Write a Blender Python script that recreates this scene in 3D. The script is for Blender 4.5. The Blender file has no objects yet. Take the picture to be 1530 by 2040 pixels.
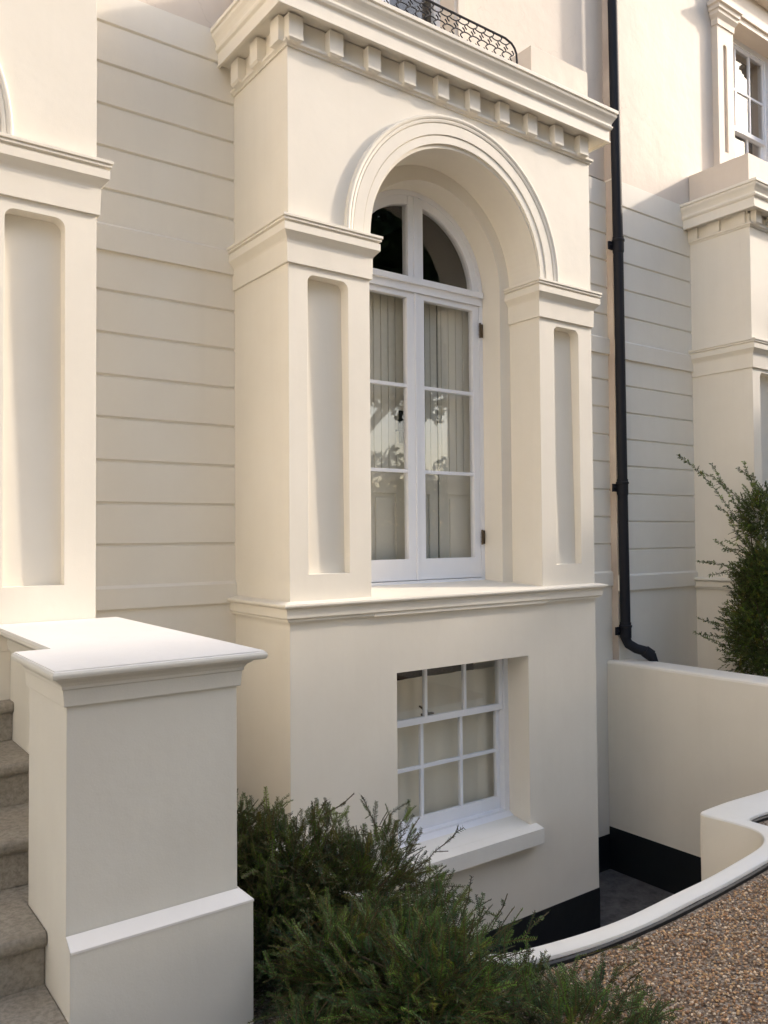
import bpy, bmesh, math, random
import numpy as np
from mathutils import Vector, Matrix
from mathutils.geometry import tessellate_polygon
S = bpy.context.scene
COL = S.collection
R = math.radians
random.seed(7); RNG = np.random.default_rng(7)

# ---------------------------------------------------------------- camera
cam = bpy.data.cameras.new('camera'); co = bpy.data.objects.new('camera', cam); COL.objects.link(co)
CX, CY, CZ = -2.30050, -4.02745, 0.48804
yaw, pit, rol = R(36.29443), R(1.57829), R(-0.43895)
fw = Vector((math.sin(yaw)*math.cos(pit), math.cos(yaw)*math.cos(pit), math.sin(pit)))
r0 = Vector((math.cos(yaw), -math.sin(yaw), 0)); u0 = r0.cross(fw)
rr = r0*math.cos(rol) + u0*math.sin(rol); uu = -r0*math.sin(rol) + u0*math.cos(rol)
co.matrix_world = Matrix(((rr.x, uu.x, -fw.x, CX), (rr.y, uu.y, -fw.y, CY), (rr.z, uu.z, -fw.z, CZ), (0, 0, 0, 1)))
cam.sensor_fit = 'VERTICAL'; cam.sensor_height = 24.0; cam.lens = 1640/2040*24.0
cam.clip_start = 0.05; cam.clip_end = 3000
S.camera = co
S.render.resolution_x = 768; S.render.resolution_y = 1024

# ---------------------------------------------------------------- sky, sun, exposure
SD = Vector((3.2, -1.0, 1.8)).normalized()          # towards the sun
w = bpy.data.worlds.new('World'); S.world = w; w.use_nodes = True
nt = w.node_tree; bg = nt.nodes['Background']
sky = nt.nodes.new('ShaderNodeTexSky'); sky.sky_type = 'NISHITA'; sky.sun_disc = False
sky.sun_elevation = math.asin(SD.z); sky.sun_rotation = math.atan2(SD.x, SD.y)
sky.air_density = 1.0; sky.dust_density = 2.6; sky.ozone_density = 0.6
nt.links.new(sky.outputs[0], bg.inputs[0]); bg.inputs[1].default_value = 0.15
sl = bpy.data.lights.new('sun', 'SUN'); so = bpy.data.objects.new('sun', sl); COL.objects.link(so)
sl.energy = 1.35; sl.angle = R(2.2); sl.color = (1.0, 0.86, 0.72)
so.rotation_euler = SD.to_track_quat('Z', 'Y').to_euler(); so.location = (20, -6, 14)
S.view_settings.view_transform = 'Standard'; S.view_settings.look = 'None'
S.view_settings.exposure = 1.44; S.view_settings.gamma = 1.0
S.cycles.max_bounces = 8

# ---------------------------------------------------------------- materials
def nmat(name):
    m = bpy.data.materials.new(name); m.use_nodes = True
    t = m.node_tree; b = t.nodes['Principled BSDF']
    return m, t, b
def N(t, k, **kw):
    n = t.nodes.new(k)
    for a, v in kw.items(): setattr(n, a, v)
    return n
def mixc(t, fac, a, b):
    n = N(t, 'ShaderNodeMix', data_type='RGBA')
    if hasattr(fac, 'links'): t.links.new(fac, n.inputs[0])
    else: n.inputs[0].default_value = fac
    for i, c in ((6, a), (7, b)):
        if hasattr(c, 'links'): t.links.new(c, n.inputs[i])
        else: n.inputs[i].default_value = (*c, 1)
    return n.outputs[2]
def noise(t, scale, detail=4, rough=.55, vec=None, stretch=None):
    n = N(t, 'ShaderNodeTexNoise'); n.inputs['Scale'].default_value = scale
    n.inputs['Detail'].default_value = detail; n.inputs['Roughness'].default_value = rough
    if vec is not None:
        if stretch:
            mp = N(t, 'ShaderNodeMapping'); mp.inputs['Scale'].default_value = stretch
            t.links.new(vec, mp.inputs[0]); vec = mp.outputs[0]
        t.links.new(vec, n.inputs['Vector'])
    return n.outputs['Fac']
def ramp(t, fac, stops):
    n = N(t, 'ShaderNodeValToRGB'); e = n.color_ramp.elements
    while len(e) < len(stops): e.new(.5)
    for i, (p, c) in enumerate(stops): e[i].position = p; e[i].color = (c, c, c, 1) if not isinstance(c, tuple) else (*c, 1)
    t.links.new(fac, n.inputs[0]); return n.outputs[0]
def paint(name, c, c2=None, rough=.62, bump=.25, bev=.0035, wear=0.0, spec=.35):
    """masonry or wood paint: softened arrises, faint trowel waves, mottling"""
    m, t, b = nmat(name)
    geo = N(t, 'ShaderNodeNewGeometry').outputs['Position']
    c2 = c2 or tuple(x*.93 for x in c)
    n1 = ramp(t, noise(t, 1.7, 5, .6, geo), [(.35, 0.0), (.68, 1.0)])
    cc = mixc(t, n1, c, c2)
    st_ = ramp(t, noise(t, 5, 5, .6, geo, (1.6, 1.6, .10)), [(.52, 0.0), (.78, 1.0)])
    s3 = N(t, 'ShaderNodeMath', operation='MULTIPLY'); t.links.new(st_, s3.inputs[0]); s3.inputs[1].default_value = .22
    cc = mixc(t, s3.outputs[0], cc, tuple(x*.86 for x in c))
    if wear:
        sp = ramp(t, noise(t, 26, 6, .7, geo, (1, 1, .35)), [(.66, 0.0), (.74, 1.0)])
        sp2 = N(t, 'ShaderNodeMath', operation='MULTIPLY'); t.links.new(sp, sp2.inputs[0]); sp2.inputs[1].default_value = wear
        cc = mixc(t, sp2.outputs[0], cc, tuple(x*.72 for x in c))
    t.links.new(cc, b.inputs['Base Color'])
    b.inputs['Roughness'].default_value = rough; b.inputs['Specular IOR Level'].default_value = spec
    if bev: bv = N(t, 'ShaderNodeBevel'); bv.samples = 4; bv.inputs[0].default_value = bev
    s = N(t, 'ShaderNodeMath', operation='ADD')
    a1 = N(t, 'ShaderNodeMath', operation='MULTIPLY'); t.links.new(noise(t, 5, 3, .5, geo), a1.inputs[0]); a1.inputs[1].default_value = 1.0
    a2 = N(t, 'ShaderNodeMath', operation='MULTIPLY'); t.links.new(noise(t, 140, 4, .6, geo), a2.inputs[0]); a2.inputs[1].default_value = .10
    t.links.new(a1.outputs[0], s.inputs[0]); t.links.new(a2.outputs[0], s.inputs[1])
    bp = N(t, 'ShaderNodeBump'); bp.inputs['Strength'].default_value = bump; bp.inputs['Distance'].default_value = .012
    t.links.new(s.outputs[0], bp.inputs['Height'])
    if bev: t.links.new(bv.outputs[0], bp.inputs['Normal'])
    t.links.new(bp.outputs[0], b.inputs['Normal'])
    return m
CREAM = (.825, .78, .685)
M = {}
M['stucco'] = paint('cream_stucco', CREAM, (.79, .742, .645))
M['stucco_up'] = paint('pale_pink_stucco', (.72, .635, .535), (.69, .60, .50), bump=.4, wear=.25)
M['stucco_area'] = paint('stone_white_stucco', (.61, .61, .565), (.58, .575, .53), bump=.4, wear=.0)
def cracks(m, c):
    t = m.node_tree; b = t.nodes['Principled BSDF']; geo = N(t, 'ShaderNodeNewGeometry').outputs['Position']
    nz = N(t, 'ShaderNodeTexNoise'); nz.inputs['Scale'].default_value = 3.5; nz.inputs['Detail'].default_value = 6; t.links.new(geo, nz.inputs['Vector'])
    ad = N(t, 'ShaderNodeVectorMath', operation='MULTIPLY_ADD'); ad.inputs[1].default_value = (.5, .5, .5); t.links.new(nz.outputs['Color'], ad.inputs[0]); t.links.new(geo, ad.inputs[2])
    v = N(t, 'ShaderNodeTexVoronoi', feature='DISTANCE_TO_EDGE'); v.inputs['Scale'].default_value = 1.3; t.links.new(ad.outputs[0], v.inputs['Vector'])
    r = ramp(t, v.outputs['Distance'], [(0.0, .30), (.006, 0.0)])
    k = ramp(t, noise(t, 1.1, 2, .5, geo), [(.45, 0.0), (.6, 1.0)]); mu = N(t, 'ShaderNodeMath', operation='MULTIPLY'); t.links.new(r, mu.inputs[0]); t.links.new(k, mu.inputs[1])
    old = b.inputs['Base Color'].links[0].from_socket
    t.links.new(mixc(t, mu.outputs[0], old, c), b.inputs['Base Color'])
cracks(M['stucco_up'], (.45, .38, .31))
M['skylit_top'] = paint('skylit_top_paint', (.70, .70, .69), (.68, .675, .655), rough=.7)  # paler than the sides: skylight on the top faces put into the colour
M['wood'] = paint('white_gloss_paint', (.86, .87, .90), (.83, .84, .87), rough=.28, bump=.05, bev=.003, spec=.5)
M['shutter'] = paint('shutter_paint', (.74, .71, .61), (.70, .67, .57), rough=.4, bump=.05, bev=.003)
M['blind'] = paint('blind_cloth', (.86, .80, .66), (.82, .76, .62), rough=.9, bump=.1, bev=0)
M['black'] = paint('black_bitumen', (.010, .012, .014), (.014, .016, .018), rough=.45, bump=.6, bev=.003)
M['iron'] = paint('black_iron_paint', (.011, .012, .017), (.014, .015, .02), rough=.6, bump=.15, bev=.002, spec=.25)
M['brass'] = paint('aged_brass', (.20, .15, .09), (.10, .08, .06), rough=.4, bump=.1, bev=.001)
M['brass'].node_tree.nodes['Principled BSDF'].inputs['Metallic'].default_value = .8
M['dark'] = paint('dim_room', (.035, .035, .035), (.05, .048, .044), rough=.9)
M['curtain'] = paint('net_curtain', (.80, .82, .86), (.7, .72, .76), rough=.9, bev=0)
M['bark'] = paint('bark', (.10, .075, .05), (.06, .045, .03), rough=.9, bump=.8)
def glass(name, base=.09):
    m = bpy.data.materials.new(name); m.use_nodes = True; t = m.node_tree; t.nodes.clear()
    out = N(t, 'ShaderNodeOutputMaterial'); mx = N(t, 'ShaderNodeMixShader')
    tr = N(t, 'ShaderNodeBsdfTransparent'); gl = N(t, 'ShaderNodeBsdfGlossy'); gl.inputs['Roughness'].default_value = 0.0
    tr.inputs[0].default_value = (.97, .97, .965, 1)
    fr = N(t, 'ShaderNodeFresnel'); g0 = N(t, 'ShaderNodeNewGeometry'); mr = N(t, 'ShaderNodeMapRange')
    mr.inputs['To Min'].default_value = 1.5; mr.inputs['To Max'].default_value = 1/1.5; t.links.new(g0.outputs['Backfacing'], mr.inputs[0]); t.links.new(mr.outputs[0], fr.inputs['IOR'])
    ml = N(t, 'ShaderNodeMath', operation='MULTIPLY_ADD'); ml.inputs[1].default_value = 1.15; ml.inputs[2].default_value = .005
    t.links.new(fr.outputs[0], ml.inputs[0]); ml.use_clamp = True
    geo = N(t, 'ShaderNodeNewGeometry').outputs['Position']
    bp = N(t, 'ShaderNodeBump'); bp.inputs['Strength'].default_value = .12; bp.inputs['Distance'].default_value = .003
    t.links.new(noise(t, 3.0, 2, .5, geo), bp.inputs['Height']); t.links.new(bp.outputs[0], gl.inputs['Normal'])
    t.links.new(ml.outputs[0], mx.inputs[0]); t.links.new(tr.outputs[0], mx.inputs[1]); t.links.new(gl.outputs[0], mx.inputs[2])
    t.links.new(mx.outputs[0], out.inputs[0]); return m
M['bare_shaded'] = paint('shaded_bare_render', (.46, .38, .32), (.62, .54, .46), rough=.9, bump=1.0, bev=0, wear=.8)  # peeled render; the shade of the recess beside the pipe is mixed into this brown
M['curb'] = paint('matt_warm_white', (.83, .81, .75), (.80, .775, .70), rough=.85, bump=.5, wear=.12, spec=.2)
M['glass'] = glass('window_glass')
def stone_mat():
    m, t, b = nmat('york_stone'); geo = N(t, 'ShaderNodeNewGeometry').outputs['Position']
    n = ramp(t, noise(t, 4, 7, .65, geo), [(.3, 0.0), (.72, 1.0)])
    c = mixc(t, n, (.29, .26, .21), (.42, .385, .325))
    n2 = ramp(t, noise(t, 60, 4, .7, geo), [(.4, 0.0), (.75, 1.0)])
    c = mixc(t, n2, c, (.19, .17, .14)); t.links.new(c, b.inputs['Base Color']); b.inputs['Roughness'].default_value = .85
    bv = N(t, 'ShaderNodeBevel'); bv.samples = 4; bv.inputs[0].default_value = .012
    bp = N(t, 'ShaderNodeBump'); bp.inputs['Strength'].default_value = .6; bp.inputs['Distance'].default_value = .006
    t.links.new(noise(t, 35, 6, .7, geo), bp.inputs['Height']); t.links.new(bv.outputs[0], bp.inputs['Normal']); t.links.new(bp.outputs[0], b.inputs['Normal'])
    return m
M['stone'] = stone_mat()
def gravel_mat():
    m, t, b = nmat('gravel_bed'); geo = N(t, 'ShaderNodeNewGeometry').outputs['Position']
    v = N(t, 'ShaderNodeTexVoronoi'); v.inputs['Scale'].default_value = 110; t.links.new(geo, v.inputs['Vector'])
    s = N(t, 'ShaderNodeSeparateColor'); t.links.new(v.outputs['Color'], s.inputs[0])
    n = N(t, 'ShaderNodeValToRGB'); e = n.color_ramp.elements; e[0].color = (.10, .07, .05, 1); e[1].color = (.50, .43, .34, 1)
    x = e.new(.5); x.color = (.24, .17, .11, 1); t.links.new(s.outputs[0], n.inputs[0]); t.links.new(n.outputs[0], b.inputs['Base Color'])
    b.inputs['Roughness'].default_value = .9
    bp = N(t, 'ShaderNodeBump'); bp.inputs['Strength'].default_value = 1; bp.inputs['Distance'].default_value = .006; bp.invert = True
    t.links.new(v.outputs['Distance'], bp.inputs['Height']); t.links.new(bp.outputs[0], b.inputs['Normal'])
    return m
M['gravel'] = gravel_mat()
def floor_mat():
    m, t, b = nmat('area_concrete'); geo = N(t, 'ShaderNodeNewGeometry').outputs['Position']
    n = ramp(t, noise(t, 9, 8, .75, geo), [(.35, 0.0), (.7, 1.0)])
    c = mixc(t, n, (.055, .05, .047), (.16, .145, .135)); t.links.new(c, b.inputs['Base Color']); b.inputs['Roughness'].default_value = .85
    bp = N(t, 'ShaderNodeBump'); bp.inputs['Strength'].default_value = .5; t.links.new(noise(t, 50, 5, .7, geo), bp.inputs['Height'])
    t.links.new(bp.outputs[0], b.inputs['Normal']); return m
M['floor'] = floor_mat()
def tint_mat(name, rough=.5, spec=.4, trans=0.0):
    m, t, b = nmat(name); a = N(t, 'ShaderNodeAttribute'); a.attribute_name = 'tint'
    t.links.new(a.outputs['Color'], b.inputs['Base Color']); b.inputs['Roughness'].default_value = rough
    b.inputs['Specular IOR Level'].default_value = spec
    if trans:
        out = t.nodes['Material Output']; mx = N(t, 'ShaderNodeMixShader'); tl = N(t, 'ShaderNodeBsdfTranslucent')
        t.links.new(a.outputs['Color'], tl.inputs[0]); mx.inputs[0].default_value = trans
        t.links.new(b.outputs[0], mx.inputs[1]); t.links.new(tl.outputs[0], mx.inputs[2]); t.links.new(mx.outputs[0], out.inputs[0])
    return m
M['leaf'] = tint_mat('foliage', .45, .35, .25)
M['pebble'] = tint_mat('pebbles', .75, .3)

# ---------------------------------------------------------------- helpers
def tag(o, label=None, cat=None, group=None, kind=None):
    if label: o['label'] = label
    if cat: o['category'] = cat
    if group: o['group'] = group
    if kind: o['kind'] = kind
    return o
def thing(name, label, cat, loc=(0, 0, 0), group=None):
    o = bpy.data.objects.new(name, None); COL.objects.link(o); o.location = loc
    o.empty_display_size = .1
    return tag(o, label, cat, group)
class MB:
    def __init__(s): s.v = []; s.f = []
    def add(s, vs, fs):
        k = len(s.v); s.v += [tuple(p) for p in vs]; s.f += [tuple(i+k for i in f) for f in fs]; return s
    def box(s, x0, x1, y0, y1, z0, z1):
        return s.add([(x0,y0,z0),(x1,y0,z0),(x1,y1,z0),(x0,y1,z0),(x0,y0,z1),(x1,y0,z1),(x1,y1,z1),(x0,y1,z1)],
                     [(0,3,2,1),(4,5,6,7),(0,1,5,4),(1,2,6,5),(2,3,7,6),(3,0,4,7)])
    def plate(s, outer, holes, y0, y1, back=True, front=True):
        """polygon in x,z (with holes) given depth from y0 (front) to y1"""
        loops = [outer]+list(holes)
        pts = [[Vector((p[0], p[1], 0)) for p in l] for l in loops]
        tris = tessellate_polygon(pts); flat = [p for l in loops for p in l]; n = len(flat)
        vs = [(p[0], y0, p[1]) for p in flat]+[(p[0], y1, p[1]) for p in flat]
        fs = []
        if front: fs += [tuple(t) for t in tris]
        if back: fs += [tuple(i+n for i in t) for t in tris]
        k = 0
        for l in loops:
            m = len(l)
            for i in range(m): a, b = k+i, k+(i+1) % m; fs.append((a, b, b+n, a+n))
            k += m
        return s.add(vs, fs)
    def sweep(s, path, prof, caps=True, closed_back=True):
        """profile (outset, z) swept along plan path, outward = right of travel, mitred"""
        nrm = []
        for i in range(len(path)):
            def un(a, b):
                dx, dy = b[0]-a[0], b[1]-a[1]; l = math.hypot(dx, dy); return (dy/l, -dx/l)
            if i == 0: n = un(path[0], path[1]); k = 1
            elif i == len(path)-1: n = un(path[-2], path[-1]); k = 1
            else:
                a = un(path[i-1], path[i]); b = un(path[i], path[i+1]); n = (a[0]+b[0], a[1]+b[1]); l = math.hypot(*n)
                n = (n[0]/l, n[1]/l); k = 1/max(.2, n[0]*a[0]+n[1]*a[1])
            nrm.append((n[0]*k, n[1]*k))
        m = len(prof); vs = []; fs = []
        for (px, py), (nx, ny) in zip(path, nrm):
            for o, z in prof: vs.append((px+nx*o, py+ny*o, z))
        for i in range(len(path)-1):
            for j in range(m if closed_back else m-1):
                a = i*m+j; b = i*m+(j+1) % m; fs.append((a, b, b+m, a+m))
        if caps: fs += [tuple(range(m)), tuple(range((len(path)-1)*m, len(path)*m))]
        return s.add(vs, fs)
    def arch(s, cx, cz, prof, a0=0, a1=180, n=56):
        """profile of (radius, y) swept round an arch"""
        m = len(prof); vs = []; fs = []
        for i in range(n+1):
            a = R(a0+(a1-a0)*i/n)
            for r, y in prof: vs.append((cx+r*math.cos(a), y, cz+r*math.sin(a)))
        for i in range(n):
            for j in range(m): p = i*m+j; q = i*m+(j+1) % m; fs.append((p, q, q+m, p+m))
        fs += [tuple(range(m)), tuple(range(n*m, (n+1)*m))]
        return s.add(vs, fs)
    def tube(s, pts, rad, seg=12, capped=True):
        pts = [Vector(p) for p in pts]; n = len(pts)
        rad = rad if isinstance(rad, (list, tuple)) else [rad]*n
        vs = []; fs = []; ref = None
        for i, p in enumerate(pts):
            d = (pts[min(i+1, n-1)]-pts[max(i-1, 0)]).normalized()
            if ref is None: ref = d.orthogonal().normalized()
            ref = (ref-d*ref.dot(d)).normalized(); b = d.cross(ref)
            for k in range(seg):
                a = 2*math.pi*k/seg; vs.append(p+(ref*math.cos(a)+b*math.sin(a))*rad[i])
        for i in range(n-1):
            for k in range(seg): a = i*seg+k; b_ = i*seg+(k+1) % seg; fs.append((a, b_, b_+seg, a+seg))
        if capped: fs += [tuple(range(seg)), tuple(range((n-1)*seg, n*seg))]
        return s.add(vs, fs)
    def build(s, name, m, parent=None, smooth=False, kind=None, top=None):
        me = bpy.data.meshes.new(name); me.from_pydata(s.v, [], s.f)
        bm = bmesh.new(); bm.from_mesh(me); bmesh.ops.recalc_face_normals(bm, faces=bm.faces); bm.to_mesh(me); bm.free()
        me.materials.append(M[m])
        if top:
            me.materials.append(M[top])
            for p_ in me.polygons:
                if p_.normal.z > .75: p_.material_index = 1
        if smooth:
            me.shade_smooth() if hasattr(me, 'shade_smooth') else None
            try: me.set_sharp_from_angle(angle=R(40))
            except Exception: pass
        o = bpy.data.objects.new(name, me); COL.objects.link(o)
        if parent: o.parent = parent; o.matrix_parent_inverse = Matrix.Translation(parent.matrix_world.translation).inverted() if False else Matrix.Translation(-wloc(parent))
        if kind: o['kind'] = kind
        return o
def wloc(o):
    v = Vector((0, 0, 0))
    while o: v += o.location; o = o.parent
    return v
def arcp(cx, cz, r, a0, a1, n): return [(cx+r*math.cos(R(a0+(a1-a0)*i/n)), cz+r*math.sin(R(a0+(a1-a0)*i/n))) for i in range(n+1)]
def rect(x0, x1, z0, z1): return [(x0, z0), (x1, z0), (x1, z1), (x0, z1)]
def panel_hole(x0, x1, z0, z1, r=.045):
    return [(x0, z0), (x1, z0)]+arcp(x1-r, z1-r, r, 0, 90, 6)+arcp(x0+r, z1-r, r, 90, 180, 6)
def arch_hole(cx, cz, r, z0, n=56): return [(cx-r, z0), (cx+r, z0)]+arcp(cx, cz, r, 0, 180, n)

YD, YR = .679, .611           # main wall planes: middle house, right house
G = -1.155                      # gravel level
FL = -2.44                     # area floor

# ---------------------------------------------------------------- ground
g = MB()
void = [(-.15, YD+.4), (-.15, -1.50), (-.13, -1.64), (-.03, -1.72), (.19, -1.77), (.42, -1.791), (.73, -1.80), (1.05, -1.79), (1.30, -1.777), (1.60, -1.752), (1.77, -1.725), (1.88, -1.685), (1.955, -1.62), (1.985, -1.53), (1.985, -1.38), (1.96, -1.235), (2.4, -1.245), (3.0, -1.26), (3.57, -1.27)]
# raised ground: polygon sheets around the sunken area, out to the horizon
outer = [(p[0], p[1]) for p in void]
def sheet(poly, z, name, m, holes=(), kind='structure'):
    loops = [poly]+list(holes); pts = [[Vector((p[0], p[1], 0)) for p in l] for l in loops]
    tris = tessellate_polygon(pts); flat = [p for l in loops for p in l]
    b = MB().add([(p[0], p[1], z) for p in flat], tris); o = b.build(name, m); o['kind'] = kind
    for pol in o.data.polygons: pass
    return o
fore = [(-.15, YD+.4)]+[(x-.03*(x<0), y-.03) for x, y in void[1:11]]+[(2.0, -1.65), (2.03, -1.55), (2.03, -1.30), (3.72, -1.30), (3.72, YD+.4)]
sheet([(-400, -400), (400, -400), (400, 400), (-400, 400)], G-.004, 'ground', 'gravel', [fore])
sheet([(-1.2, 1.2), (-1.2, -2.2), (3.9, -2.2), (3.9, 1.2)], FL, 'lightwell_floor', 'floor')

# ---------------------------------------------------------------- house front pieces
def course_profile(y, grooves, z0, z1, bands, d=.014, h=.011):
    """front profile (y,z) of banded render from z0 up to z1 with V-sided channels"""
    pts = [(y, z0)]
    ev = [(g_, 'g') for g_ in grooves]+[(b[0], 'b0') for b in bands]+[(b[1], 'b1') for b in bands]
    cur = y
    for z, k in sorted(ev):
        if k == 'g': pts += [(cur, z-h), (cur+d, z-h*.35), (cur+d, z+h*.35), (cur, z+h)]
        elif k == 'b0': pts += [(cur, z), (y-.020, z+.001)]; cur = y-.020
        else: pts += [(cur, z-.008), (y, z+.008)]; cur = y
    pts.append((y, z1)); return pts
def xwall(b, prof, x0, x1, yb):
    prof = prof+[(yb, prof[-1][1]), (yb, prof[0][1])]; m = len(prof)
    vs = [(x0, y, z) for y, z in prof]+[(x1, y, z) for y, z in prof]
    fs = [(i, (i+1) % m, (i+1) % m+m, i+m) for i in range(m)]+[tuple(range(m)), tuple(range(m, 2*m))]
    return b.add(vs, fs)
CAP = lambda z: [(0, z+.0), (.014, z), (.016, z+.125), (.020, z+.135), (.036, z+.155), (.048, z+.168), (.050, z+.170), (.050, z+.212), (.042, z+.214), (.042, z+.222), (.056, z+.226), (.056, z+.236), (.051, z+.239), (.062, z+.243), (.062, z+.258), (0, z+.266)]
CORN = lambda z: [(0, z+.02), (.100, z+.02), (.100, z), (.116, z), (.116, z+.012), (.110, z+.016), (.110, z+.088), (.114, z+.092), (.124, z+.098), (.130, z+.112), (.130, z+.120), (.122, z+.123), (.122, z+.133), (.126, z+.145), (.136, z+.165), (.150, z+.185), (.154, z+.198), (.148, z+.201), (.148, z+.208), (.160, z+.212), (.160, z+.236), (0, z+.250)]
BED = lambda z: [(0, z), (.010, z), (.012, z+.010), (.018, z+.014), (.026, z+.018), (.026, z+.034), (0, z+.037)]
SILL = lambda z: [(0, z-.10), (.026, z-.10), (.026, z-.088), (.036, z-.082), (.040, z-.078), (.040, z-.028), (.046, z-.024), (.064, z-.018), (.068, z-.010), (.066, z), (.02, z+.010), (-.02, z+.012)]

def blocks(root, xs, ys, z, y0, x0, m='stucco'):
    """modillion blocks, one mesh each: xs along the front, ys along the left return"""
    def blk(a0, a1, b0, b1):
        b = MB(); e = .012
        b.add([(a0+e, b0+e, z), (a1-e, b0+e, z), (a1-e, b1, z), (a0+e, b1, z), (a0, b0, z+e), (a1, b0, z+e), (a1, b1, z+e), (a0, b1, z+e), (a0, b0, z+.145), (a1, b0, z+.145), (a1, b1, z+.145), (a0, b1, z+.145)],
              [(0,1,2,3), (0,1,5,4), (1,2,6,5), (2,3,7,6), (3,0,4,7), (4,5,9,8), (5,6,10,9), (6,7,11,10), (7,4,8,11), (8,9,10,11)])
        b.build('modillion', m, root)
    for x in xs: blk(x, x+.094, y0-.054, y0)
    for y in ys: blk(x0-.058, x0, y, y+.098)

def bay_front(root, x0, y0, dz=0., base=-2.14, window=True, yback=YD, spring=2.272, right_panel=True, floor_open=.06, yw=None):
    """arched bay: wall with pilaster panels, arch reveal in two orders"""
    yw = yback if yw is None else yw
    X = lambda a: x0+a
    Z = lambda a: a+dz
    c = X(1.30); top = Z(3.44); b = MB()
    wh = [rect(X(.745), X(1.888), Z(-1.53), Z(-.357))] if window else []
    pan = [panel_hole(X(.125), X(.405), Z(.265), Z(1.985)), panel_hole(X(2.19), X(2.455), Z(.265), Z(1.985))]
    out = rect(X(0), X(2.6), Z(base), top)
    b.plate(out, [arch_hole(c, Z(spring), .74, Z(floor_open))]+wh+pan, y0, y0+.09, back=False)
    b.plate(out, [arch_hole(c, Z(spring), .74, Z(floor_open))]+wh, y0+.09, y0+.294)
    for xa, xb in ((X(.12), X(.41)), (X(2.185), X(2.46))):      # the sunk panels lean back a little towards the top
        za, zb_, f0, f1 = Z(.255), Z(1.995), y0+.052, y0+.078
        MB().add([(xa, f0, za), (xb, f0+.004, za), (xb, f1+.002, zb_), (xa, f1, zb_), (xa, y0+.089, za), (xb, y0+.089, za), (xb, y0+.089, zb_), (xa, y0+.089, zb_)],
                 [(0,1,2,3), (4,7,6,5), (0,4,5,1), (1,5,6,2), (2,6,7,3), (3,7,4,0)]).build('sunk_panel', 'stucco', root)
    b.plate(out, [arch_hole(c, Z(spring), .64, Z(floor_open))]+wh, y0+.294, y0+.56)
    # side walls of the bay
    b.box(X(0), X(.18), y0+.56, yw+.04, Z(base), top)
    b.box(X(2.42), X(2.6), y0+.56, yw+.04, Z(base), top)
    b.box(X(0), X(2.6), y0+.02, yw+.3, top, top+.235)          # roof slab behind the cornice
    o = b.build('bay_wall', 'stucco', root)
    return o

house = thing('terraced_house', 'cream stucco house in the middle with the arched French window and tall bay', 'house', (1.3, .3, FL))
# --- banded main walls and upper wall
gl = [.439, .679, .922, 1.170, 1.412, 1.656, 1.900, 2.485, 2.732, 2.977, 3.219, 3.457]
b = MB()
prof = course_profile(YD, gl, -2.14, 3.66, [(.073, .20), (2.127, 2.28)])
xwall(b, prof, -1.10, 0.0, YD+.25)
b.build('banded_wall', 'stucco', house); b = MB()
gl2 = [z-.05 for z in gl]
prof = course_profile(YD, gl2, -2.14, 3.64, [(.02, .145), (2.08, 2.225)])
xwall(b, prof, 2.6, 3.66, YD+.25)
b.build('banded_wall', 'stucco', house)
b = MB()
b.plate(rect(-3.8, 3.66, 3.66, 7.6), [rect(.757, 1.843, 3.72, 6.3)], YD+.012, YD+.25)
b.build('upper_wall', 'stucco_up', house)
for x in (.617, 1.843):
    b = MB(); b.plate(rect(x, x+.14, 3.70, 6.3), [], YD-.030, YD+.0118)
    b.plate(rect(x+.03, x+.11, 3.70, 6.3), [], YD-.042, YD-.0305)
    b.build('window_surround', 'stucco_up', house)
bay_front(house, 0, 0)
b = MB()
for k in (0, 1):
    b.plate([(0 if k == 0 else 1.30, -2.45)] if False else rect(0, 2.6, FL-.01, -2.14), [], -.0, .56) if k == 0 else None
b.box(0, .18, .56, YD, FL-.01, -2.14); b.box(2.42, 2.6, .56, YD, FL-.01, -2.14)
b.box(2.6, 3.66, YD-.006, YD+.25, FL-.01, -2.14-.0); b.box(-1.1, 0, YD, YD+.25, FL-.01, -2.14)
b.add([(0, -.004, FL), (2.604, -.004, FL), (2.604, -.004, -2.125), (0, -.004, -2.125), (0, 0, -2.125), (2.604, 0, -2.125), (2.604, YD, FL), (2.604, YD, -2.125)], [(0, 1, 2, 3), (3, 2, 5, 4), (1, 6, 7, 2), (2, 7, 5)])
o = b.build('black_plinth', 'black', house); o['label'] = 'black painted band along the foot of the walls'
# --- mouldings
pathL = [(0, YD), (0, 0), (2.6, 0), (2.6, YD)]
MB().sweep(pathL, CORN(3.425)).build('cornice', 'stucco', house)
MB().sweep(pathL, BED(3.272)).build('bed_moulding', 'stucco', house)
blocks(house, [-.020+.2735*k for k in range(10)], [.255, .510], 3.288, 0, 0)
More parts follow.
